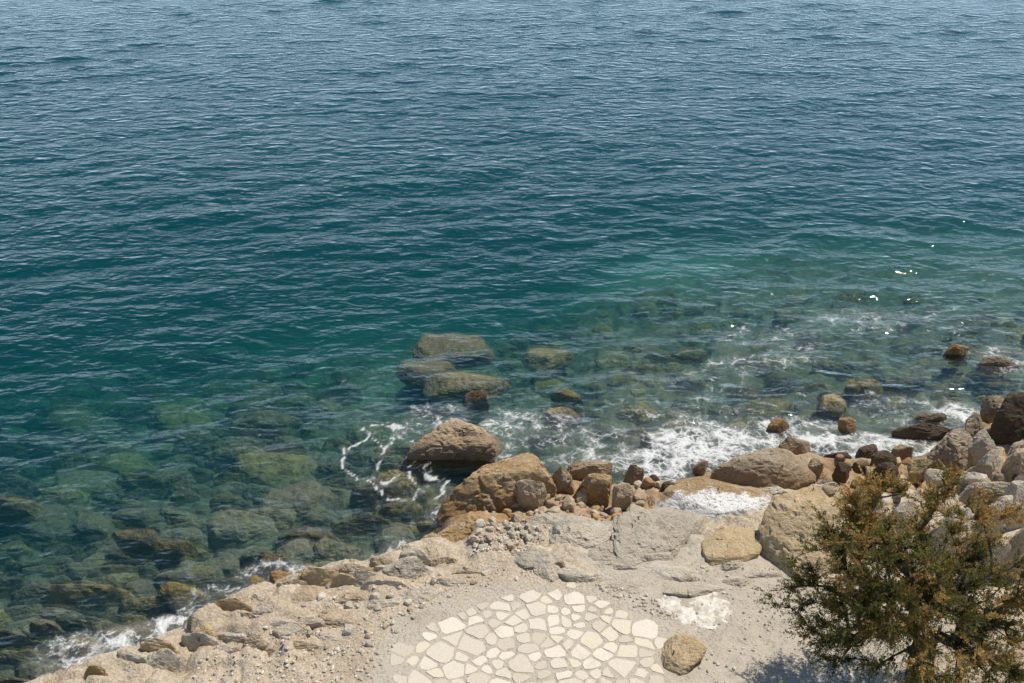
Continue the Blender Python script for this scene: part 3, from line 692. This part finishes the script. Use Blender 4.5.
# low slabs of bedrock that break through the dust
def slabs(n, region, wpx, mats, label, group, seed):
    r = random.Random(seed); done = []; xs = [p[0] for p in region]; ys = [p[1] for p in region]; tries = 0
    while len(done) < n and tries < 4000:
        tries += 1; q = (r.uniform(min(xs), max(xs)), r.uniform(min(ys), max(ys)))
        if not inside(q, region): continue
        w = r.uniform(*wpx); h = w*r.uniform(.32, .55)
        if any(abs(q[0]-a)/(w+b)*2+abs(q[1]-c)/(h+d)*2 < .8 for a, b, c, d in [(i[0], i[1], i[2], i[3]) for i in done]): continue
        done.append((q[0], w, q[1], h)); wp = P(q[0], q[1], .9); g = gh(wp[0], wp[1]); c = r.uniform(.10, .17)
        rock('bedrock_slab', label, r.choice(mats), (q[0]-w/2, q[1]-h/2, q[0]+w/2, q[1]+h/2), c=c, zc=g-c*r.uniform(.35, .7), group=group, planes=8, sub=4, amp=.06, strata=1.2)
slabs(26, [(215, 640), (300, 596), (390, 568), (440, 562), (480, 572), (400, 610), (330, 640), (230, 668)], (34, 80), ['pale', 'pale', 'tan'], 'pale bedrock slab showing through the dust of the left ledge', 'bedrock slabs of the left ledge', 61)
slabs(20, [(520, 560), (560, 525), (640, 520), (720, 560), (760, 575), (740, 590), (640, 600), (600, 590)], (44, 100), ['pale', 'grey', 'pale'], 'flat bedrock slab rising slightly from the ground between paving and white slab', 'bedrock slabs above the paving', 62)
r = random.Random(91); edge = [(95, 676), (130, 664), (160, 652), (236, 614), (262, 603), (290, 592), (318, 582), (356, 575), (384, 571), (415, 559), (436, 548), (205, 638), (340, 586)]
for k, (px, py) in enumerate(edge):
    w = r.uniform(22, 46); h = w*r.uniform(.5, .8)
    rock('edge_stone', 'weathered stone lining the waterline of the left ledge', r.choice(['pale', 'orange', 'tan', 'pale', 'sandstone']), (px-w/2, py-h/2-3, px+w/2, py+h/2-3), c=w/F*15*.36, lift=r.uniform(-.35, .1), sink=.3, group='stones lining the left waterline', planes=10)
# stones of the point: many alike, share their labels by group
def stones(n, region, sz, mats, zlift, name, label, group, seed, cat='stone'):
    r = random.Random(seed); proto = []
    for k in range(7):
        a = [(math.cos(t)*r.uniform(.8, 1.1), math.sin(t)*r.uniform(.65, .95)) for t in np.linspace(0, 6.28, 9)[:-1]]
        v, f = rock_verts(np.array(a)*.5, .34, seed*50+k, 3, 8, (.7, .95), .05)
        proto.append((v, f))
    metab = {}
    done = []; tries = 0
    while len(done) < n and tries < 20000:
        tries += 1
        xs = [p[0] for p in region]; ys = [p[1] for p in region]
        q = (r.uniform(min(xs), max(xs)), r.uniform(min(ys), max(ys)))
        if not inside(q, region): continue
        w = P(q[0], q[1], .9); g = gh(w[0], w[1]); w = P(q[0], q[1], g); g = gh(w[0], w[1])
        s = sz[0]*(sz[1]/sz[0])**(r.random()**1.8)
        if any((w[0]-a)**2+(w[1]-b)**2 < (.40*(s+t))**2 for a, b, t in done): continue
        done.append((w[0], w[1], s))
        k = r.randrange(7); mt = 's_'+r.choice(mats)
        if (k, mt) not in metab: metab[(k, mt)] = mesh(name, *proto[k], M[mt], False)
        o = link(name, metab[(k, mt)], (w[0], w[1], g+zlift*s), label=label, cat=cat, group=group)
        o.scale = (s*r.uniform(.8, 1.2), s*r.uniform(.8, 1.2), s*r.uniform(.7, 1.1)); o.rotation_euler = (r.uniform(-.4, .4), r.uniform(-.4, .4), r.uniform(0, 6.28))
stones(46, [(466, 510), (500, 494), (560, 492), (612, 500), (640, 500), (636, 512), (600, 512), (560, 516), (520, 518)], (.16, .42), ['tan', 'pale', 'brown', 'tan', 'orange', 'grey'], .22, 'loose_stone', 'fist to head sized loose stone heaped behind the point boulder', 'loose stones on the point', 21)
stones(110, [(466, 545), (480, 526), (510, 514), (560, 512), (606, 508), (600, 518), (556, 522), (528, 540), (500, 552)], (.07, .20), ['pale', 'grey', 'tan', 'pale'], .22, 'pebble', 'small pale pebble in the patch between the orange ledge and the bedrock', 'pebbles on the point', 22)
stones(30, [(800, 470), (850, 460), (900, 462), (940, 470), (930, 500), (880, 505), (820, 500)], (.18, .46), ['tan', 'brown', 'dark', 'pale', 'orange'], .25, 'loose_stone', 'loose shore stone heaped between the surf and the tree', 'loose stones behind the tree', 23)
stones(22, [(940, 440), (1000, 410), (1040, 420), (1040, 520), (960, 500)], (.25, .6), ['tan', 'brown', 'dark', 'grey'], .3, 'loose_stone', 'loose stone filling gaps of the boulder heap on the right', 'loose stones of the right heap', 24)
stones(16, [(636, 486), (690, 480), (712, 470), (700, 482), (660, 492), (640, 500)], (.12, .3), ['tan', 'brown', 'pale', 'orange'], .25, 'loose_stone', 'small stone along the surf at the foot of the white slab', 'stones at the foot of the white slab', 25)
stones(40, [(290, 610), (340, 590), (400, 588), (480, 560), (500, 575), (440, 600), (390, 640), (330, 655), (280, 650)], (.07, .2), ['pale', 'grey', 'tan'], .2, 'ledge_pebble', 'small angular stone strewn on the dusty ledge left of the paving', 'stones strewn on the ledge', 26)

# gravel: nobody could count it
def gravel(n, regions, seed):
    r = np.random.default_rng(seed); d, f = ico(1); nv = len(d); VV = []; FF = []; tt = []
    for reg, cnt in regions:
        xs = [p[0] for p in reg]; ys = [p[1] for p in reg]; k = 0
        while k < cnt:
            q = (r.uniform(min(xs), max(xs)), r.uniform(min(ys), max(ys)))
            if not inside(q, reg): continue
            k += 1; w = P(q[0], q[1], 1.0); s = .006+.026*r.random()**4
            VV.append((w[0], w[1], s)); tt.append(r.random())
    VV = np.array(VV); z = ground_h(VV[:, 0], VV[:, 1])
    out = []
    for (a, b, s), zz in zip(VV, z):
        out.append(d*(s*r.uniform(.6, 1.3, 3))*(1+r.uniform(-.2, .2, (nv, 1)))+(a, b, zz+s*.3))
    faces = (f[None]+np.arange(len(VV))[:, None, None]*nv).reshape(-1, 3)
    me = mesh('gravel', np.concatenate(out), faces, M['gravel'], False)
    attr(me, 'tint', np.repeat(tt, nv))
    link('gravel', me, kind='stuff', label='pale gravel and grit strewn over the dusty rock ledge', cat='gravel')
T = NT('gravel'); v = T.n('ShaderNodeAttribute', attribute_name='tint').outputs['Fac']
M['gravel'] = T.out(T.principled(T.mix(v, (.40, .335, .25), (.58, .52, .43)), .95))
gravel(0, [([(200, 660), (290, 620), (340, 592), (440, 575), (520, 560), (540, 575), (470, 592), (420, 612), (390, 650), (370, 690), (180, 700)], 1500),
           ([(466, 552), (480, 530), (560, 515), (600, 512), (560, 530), (520, 552)], 900), ([(690, 560), (770, 570), (800, 600), (800, 690), (700, 690)], 350), ([(560, 575), (640, 590), (690, 620), (660, 620), (600, 590)], 250)], 31)

# splash of white plaster on the concrete
def plaster():
    c = np.array(P(695, 608, 1.0)); r = np.random.default_rng(5)
    n = 90; ex = P(725, 608, 1.0)[0]-c[0]; ey = P(695, 591, 1.0)[1]-c[1]
    gxx, gyy = np.meshgrid(np.linspace(-1.2, 1.2, n), np.linspace(-1.2, 1.2, n))
    xx, yy = gxx.ravel()*ex, gyy.ravel()*ey
    m = 1-(gxx.ravel()**2+gyy.ravel()**2)
    q = np.stack([xx*2.6, yy*2.6, xx*0], 1)
    hh = .75*m+1.2*fbm(q*1.5+3, 5, .6)-.9*np.exp(-((gxx.ravel()-.1)**2*9+(gyy.ravel()+.05)**2*5))
    zz = ground_h(c[0]+xx, c[1]+yy)
    th = np.clip(hh, -.4, .35)*.03+.004*fbm(q*9, 2)
    me = mesh('plaster_patch', np.stack([xx, yy, zz+th-c[2]], 1), grid_faces(n, n), None)
    T = NT('white plaster'); co = T.n('ShaderNodeTexCoord').outputs['Object']; n1 = T.noise(co, 9, 6, .6)
    me.materials.append(T.out(T.principled(T.mix(T.ramp(n1, .38, .6), (.62, .585, .52), (.46, .41, .335)), .9, T.bump(n1, .6, .03))))
    link('plaster_patch', me, tuple(c), label='splash of dried white plaster on the concrete right of the paving', cat='plaster')
plaster()

# ================================================================== ROCKS UNDER WATER
def sub_rock(name, label, mat, box, dtop, group=None, c=None, **kw):
    """top of the rock about dtop metres under the surface"""
    pts = box
    w = (box[2]-box[0])/F*18 if not hasattr(box[0], '__len__') else 1.2
    c = c or .30*w
    return rock(name, label, mat, pts, c=c, zc=-dtop-c*.55, group=group, cat='submerged rock', **kw)
sub_rock('submerged_boulder', 'broad olive boulder just under water, farthest out off the point', 'algae', (412, 334, 500, 366), .40, c=.24, sub=5, pw=.9)
sub_rock('submerged_boulder', 'orange olive boulder under water left of the broad olive one', 'algae', (396, 358, 456, 384), .38, c=.2, pw=.9)
sub_rock('submerged_boulder', 'olive flat boulder under water between the broad olive one and the foam', 'algae', (418, 370, 512, 400), .30, c=.22, sub=5, pw=.9)
sub_rock('submerged_boulder', 'rust topped rock just awash behind the wave washed rock', 'orange', (462, 391, 492, 408), .02, c=.25)
sub_rock('submerged_boulder', 'grey boulder under water right of the broad olive one', 'algae', (526, 344, 572, 370), .5, c=.2, pw=.9)
sub_rock('submerged_boulder', 'yellow weedy rock under water right of the foam behind the point', 'algae_yellow', (552, 389, 584, 406), .15)
sub_rock('submerged_boulder', 'orange yellow rock awash in foam behind the long rust boulder', 'algae_yellow', (543, 408, 580, 428), .06)
sub_rock('submerged_boulder', 'yellow green rock under water far right, before the orange block', 'algae_yellow', (846, 377, 882, 396), .1)
sub_rock('submerged_boulder', 'olive rock just awash left of the orange block in the surf', 'algae', (817, 392, 850, 416), .03)
sub_rock('submerged_boulder', 'yellow rock under water before the surf at the white slab', 'algae_yellow', (642, 430, 676, 452), .08)
sub_rock('submerged_boulder', 'yellow brown rock in shallow water at the left shore edge', 'algae_yellow', (252, 552, 292, 574), .05)
sub_rock('submerged_boulder', 'olive yellow rock in the wash by the small rust stone', 'algae_yellow', (243, 574, 271, 598), .04)
sub_rock('submerged_boulder', 'yellow brown boulder under water above the dark round wet stone', 'algae_yellow', (160, 583, 206, 614), .18)
sub_rock('submerged_boulder', 'olive yellow boulder in the wash at the lower left corner', 'algae_yellow', (68, 634, 102, 664), .08)
sub_rock('submerged_boulder', 'long brown boulder under green water at the left edge', 'algae', (-10, 496, 62, 534), .7, c=.45)
sub_rock('submerged_boulder', 'rounded olive boulder under water in the lower left, largest of its pair', 'algae', (114, 526, 168, 558), .35)
sub_rock('submerged_boulder', 'yellow olive boulder under water, right of the rounded olive one', 'algae_yellow', (152, 538, 202, 564), .35)
sub_rock('submerged_boulder', 'pale green boulder under water near the lower left corner', 'algae_grey', (28, 616, 62, 640), .2)
r = random.Random(77)
def scatter(n, region, wpx, mats, d0, label, group, seed, minsep, name='submerged_boulder'):
    r = random.Random(seed); done = []; tries = 0
    xs = [p[0] for p in region]; ys = [p[1] for p in region]
    while len(done) < n and tries < 6000:
        tries += 1
        q = (r.uniform(min(xs), max(xs)), r.uniform(min(ys), max(ys)))
        if not inside(q, region): continue
        w = wpx[0]*(wpx[1]/wpx[0])**r.random()*(0.55+.45*(q[1]-250)/350); h = w*r.uniform(.40, .62)
        if any(abs(q[0]-a)/(w+b)*2+abs(q[1]-c)/(h+d)*2 < minsep for a, c, b, d in done): continue
        wp = P(q[0], q[1], 0); g = gh(wp[0], wp[1]); wp = P(q[0], q[1], g); g = gh(wp[0], wp[1])
        wm = w/F*np.linalg.norm(np.array(wp)-(0, 0, CZ)); c = wm*r.uniform(.17, .27)
        if g+1.2*c > -.06: continue
        done.append((q[0], q[1], w, h))
        rock(name, label, r.choice(mats), (q[0]-w/2, q[1]-h/2, q[0]+w/2, q[1]+h/2), c=c, zc=g+.3*c, group=group, cat='submerged rock', pw=.88, sub=4 if w > 34 else 3, planes=11, amp=.07)
scatter(170, [(-40, 430), (120, 400), (300, 400), (420, 450), (430, 530), (330, 568), (240, 600), (120, 655), (-40, 720)], (30, 105), ['algae_grey', 'algae_grey', 'algae'], 0, 'grey green boulder under clear water beside the left shore', 'boulders under water by the left shore', 41, .62)
scatter(26, [(60, 350), (300, 340), (400, 400), (300, 410), (100, 410), (-20, 430), (-40, 380)], (40, 80), ['algae_grey'], 0, 'dim boulder in the deeper green water off the left shore', 'boulders in deeper green water', 42, .9)
scatter(120, [(500, 330), (640, 300), (900, 300), (1040, 300), (1040, 390), (940, 410), (760, 425), (640, 440), (500, 410)], (24, 66), ['algae', 'algae', 'algae_grey', 'algae_yellow'], 0, 'brown grey boulder under the rippled shallows off the right shore', 'boulders under the right shallows', 43, .66)
scatter(150, [(-20, 480), (140, 430), (330, 430), (430, 470), (436, 525), (330, 568), (240, 600), (120, 655), (-20, 720)], (13, 40), ['algae_grey', 'algae', 'algae'], 0, 'small olive stone filling gaps between boulders under the left shallows', 'small stones under the left shallows', 44, .7, 'submerged_stone')
scatter(70, [(560, 350), (760, 335), (1030, 330), (1030, 390), (940, 408), (760, 420), (640, 436), (500, 405)], (12, 30), ['algae', 'algae_yellow', 'algae_grey'], 0, 'small olive brown stone under the foamy shallows before the surf', 'small stones under the right shallows', 45, .7, 'submerged_stone')
# ================================================================== THE TAMARISK TREE
def tree():
    r = np.random.default_rng(19)
    b = P(908, 716, 1.0); base = np.array([b[0], b[1], gh(b[0], b[1])-.05])
    cc = np.array(P(920, 594, 2.9)); cc = cc-base
    nodes = [np.zeros(3)]; par = [-1]
    for k, h in enumerate(np.linspace(.2, 1.15, 6)):
        nodes.append(np.array([.05*h+.04*math.sin(h*5), .10*h, h])); par.append(len(nodes)-2)
    fork = len(nodes)-1
    # crown points: an uneven cloud, thin towards the upper right where the rocks show through
    tg = []
    while len(tg) < 490:
        u = r.normal(size=3); u /= np.linalg.norm(u); q = u*r.random()**.42
        p = cc+q*np.array([1.46, 1.38, 1.22])
        lump = pnoise(np.array([p*1.25+5.3]))[0]
        thin = math.exp(-(((q[0]-.25)/.5)**2+((q[2]-.55)/.45)**2))
        if p[2] < .75 or (p[2] < 1.75 and abs(p[0]-.1) < .2 and p[1] < .2) or r.random() > np.clip(.62+1.3*lump-.75*thin, .05, 1): continue
        if q[2] > .5 and r.random() < .35: continue
        tg.append(p)
    # a few sprays that stick out
    for px, py, z in [(778, 600, 2.5), (792, 612, 2.3), (800, 575, 2.7), (868, 484, 3.9), (850, 500, 3.8), (884, 478, 4.0), (905, 487, 4.0), (940, 490, 4.1), (955, 478, 4.1), (1010, 520, 3.9), (1030, 560, 3.4), (1020, 600, 3.0), (985, 505, 4.0), (830, 645, 2.2), (815, 640, 2.2), (840, 660, 2.0)]:
        for k in range(2): tg.append(np.array(P(px+r.normal()*5, py+r.normal()*5, z))-base)
    tg = sorted(tg, key=lambda p: np.linalg.norm(p-nodes[fork]))
    tips = []
    for p in tg:
        N = np.array(nodes); d = np.linalg.norm(N-p, axis=1)
        depth = np.linalg.norm(N-nodes[fork], axis=1)
        cost = d+.45*depth; cost[:fork-1] = 9
        j = int(np.argmin(cost)); a = nodes[j]; L_ = np.linalg.norm(p-a); n = max(1, int(L_/.14))
        for k in range(1, n+1):
            t = k/n
            q = a+(p-a)*t+np.array([0, 0, .10*L_*math.sin(math.pi*t)])+(r.normal(size=3)*.022 if k < n else 0)
            nodes.append(q); par.append(j if k == 1 else len(nodes)-2)
        tips.append(len(nodes)-1)
    nodes = np.array(nodes); par = np.array(par); n = len(nodes)
    load = np.zeros(n)
    for t in tips: load[t] += 1
    for k in range(n-1, 0, -1): load[par[k]] += load[k]
    rad = np.minimum(.0042*np.maximum(load, 1)**.55, .17)
    rad[:fork+1] = np.linspace(.19, .13, fork+1)
    def tubes(idx, name, mat, parent):
        vs = []; fs = []
        for k in idx:
            a, c = nodes[par[k]], nodes[k]; t = c-a; ln = np.linalg.norm(t)
            if ln < 1e-5: continue
            t /= ln; u = np.cross(t, [.3, .9, .2]); u /= np.linalg.norm(u); w = np.cross(t, u)
            m = 10 if rad[k] > .03 else 5
            b0 = len(vs)
            for e, rr_ in ((a-t*rad[k]*.3, min(rad[par[k]], rad[k]*1.35)), (c, rad[k])):
                for q in range(m):
                    an = q*6.2832/m; wob = 1+.12*math.sin(an*3+k) if m > 5 else 1
                    vs.append(e+(u*math.cos(an)+w*math.sin(an))*rr_*wob)
            for q in range(m): fs.append((b0+q, b0+(q+1) % m, b0+m+(q+1) % m, b0+m+q))
        return link(name, mesh(name, vs, fs, mat), parent=parent)
    T = NT('tamarisk bark'); co = T.n('ShaderNodeTexCoord').outputs['Object']
    st = T.n('ShaderNodeMapping', {'Vector': co, 'Scale': (1, 1, .25)}).outputs[0]; n1 = T.noise(st, 40, 6, .7)
    bark = T.out(T.principled(T.mix(T.ramp(n1, .35, .65), (.045, .032, .022), (.13, .095, .065)), .95, T.bump(n1, 1, .02)))
    root = bpy.data.objects.new('tamarisk_tree', None); COL.objects.link(root); root.location = tuple(base)
    root['label'] = 'bushy tamarisk tree with green and rusty feathery sprays at the lower right'; root['category'] = 'tree'
    tubes(list(range(1, fork+1)), 'trunk', bark, root)
    tubes([k for k in range(fork+1, n)], 'branches', bark, root)
    # feathery sprays
    V = {0: [], 1: []}; C = {0: [], 1: []}
    starts = []
    for t in tips:
        k = t; up = 0
        for s in range(3):
            starts.append((k, s)); k = par[k]
            if k <= fork: break
    for k, s in starts:
        p0 = nodes[k]; out = p0-(cc+np.array([0, 0, -.5])); out /= np.linalg.norm(out)+1e-6
        brn = pnoise(np.array([p0*1.7+40]))[0]*1.2+.55*(p0[2]-cc[2])/1.2+r.normal()*.22
        for q in range(r.integers(3, 6)):
            d = out*.8+r.normal(size=3)*.55+np.array([0, 0, .25]); d /= np.linalg.norm(d)
            ln = r.uniform(.14, .34); nl = int(ln*150)
            kind = 1 if brn+r.normal()*.25 > .42 else 0
            u = np.cross(d, r.normal(size=3)); u /= np.linalg.norm(u); w = np.cross(d, u)
            tt = r.random(nl); ang = r.uniform(0, 6.2832, nl)
            pos = p0+np.outer(tt*ln, d)+np.outer((tt**2)*ln*.25, [0, 0, -1])
            sd_ = np.outer(np.cos(ang), u)+np.outer(np.sin(ang), w)
            ax = d*.75+sd_*.7; ax /= np.linalg.norm(ax, axis=1)[:, None]
            sz = r.uniform(.024, .052, nl)*(1.1-.5*tt); wd = sz*(.16 if kind == 0 else .28)
            wv = np.cross(ax, r.normal(size=(nl, 3))); wv /= np.linalg.norm(wv, axis=1)[:, None]
            a = pos; m_ = pos+ax*sz[:, None]*.55; e = pos+ax*sz[:, None]
            quad = np.stack([a, m_+wv*wd[:, None], e, m_-wv*wd[:, None]], 1)
            V[kind].append(quad.reshape(-1, 3))
            C[kind].append(np.repeat(np.clip(r.normal(.5, .12)+r.normal(0, .14, nl)+.3*brn, 0, 1), 4))
    for kind, name, ca, cb in ((0, 'foliage', (.042, .05, .012), (.25, .22, .05)), (1, 'dried_blossom', (.20, .12, .036), (.48, .31, .10))):
        v = np.concatenate(V[kind]); c = np.concatenate(C[kind])
        f = np.arange(len(v)).reshape(-1, 4)
        T = NT('tamarisk '+name); t = T.n('ShaderNodeAttribute', attribute_name='tint').outputs['Fac']
        col = T.mix(t, ca, cb)
        pb = T.principled(col, .65); tr = T.n('ShaderNodeBsdfTranslucent', {'Color': col}).outputs[0]
        m = T.out(T.n('ShaderNodeMixShader', {0: .38, 1: pb, 2: tr}).outputs[0])
        me = mesh(name, v, f, m, False); attr(me, 'tint', c)
        link(name, me, parent=root)
    print('tree leaves', len(np.concatenate(V[0]))//4, len(np.concatenate(V[1]))//4)
tree()
# ------------------------------------------------------------------ render settings
S.view_settings.view_transform = 'Standard'; S.view_settings.look = 'None'; S.view_settings.exposure = 0.25; S.view_settings.gamma = 1.0
S.view_settings.use_curve_mapping = False
S.render.engine = 'CYCLES'
S.cycles.use_denoising = True
S.cycles.max_bounces = 8; S.cycles.diffuse_bounces = 3; S.cycles.glossy_bounces = 3; S.cycles.transparent_max_bounces = 12; S.cycles.volume_bounces = 0
S.cycles.sample_clamp_indirect = 6
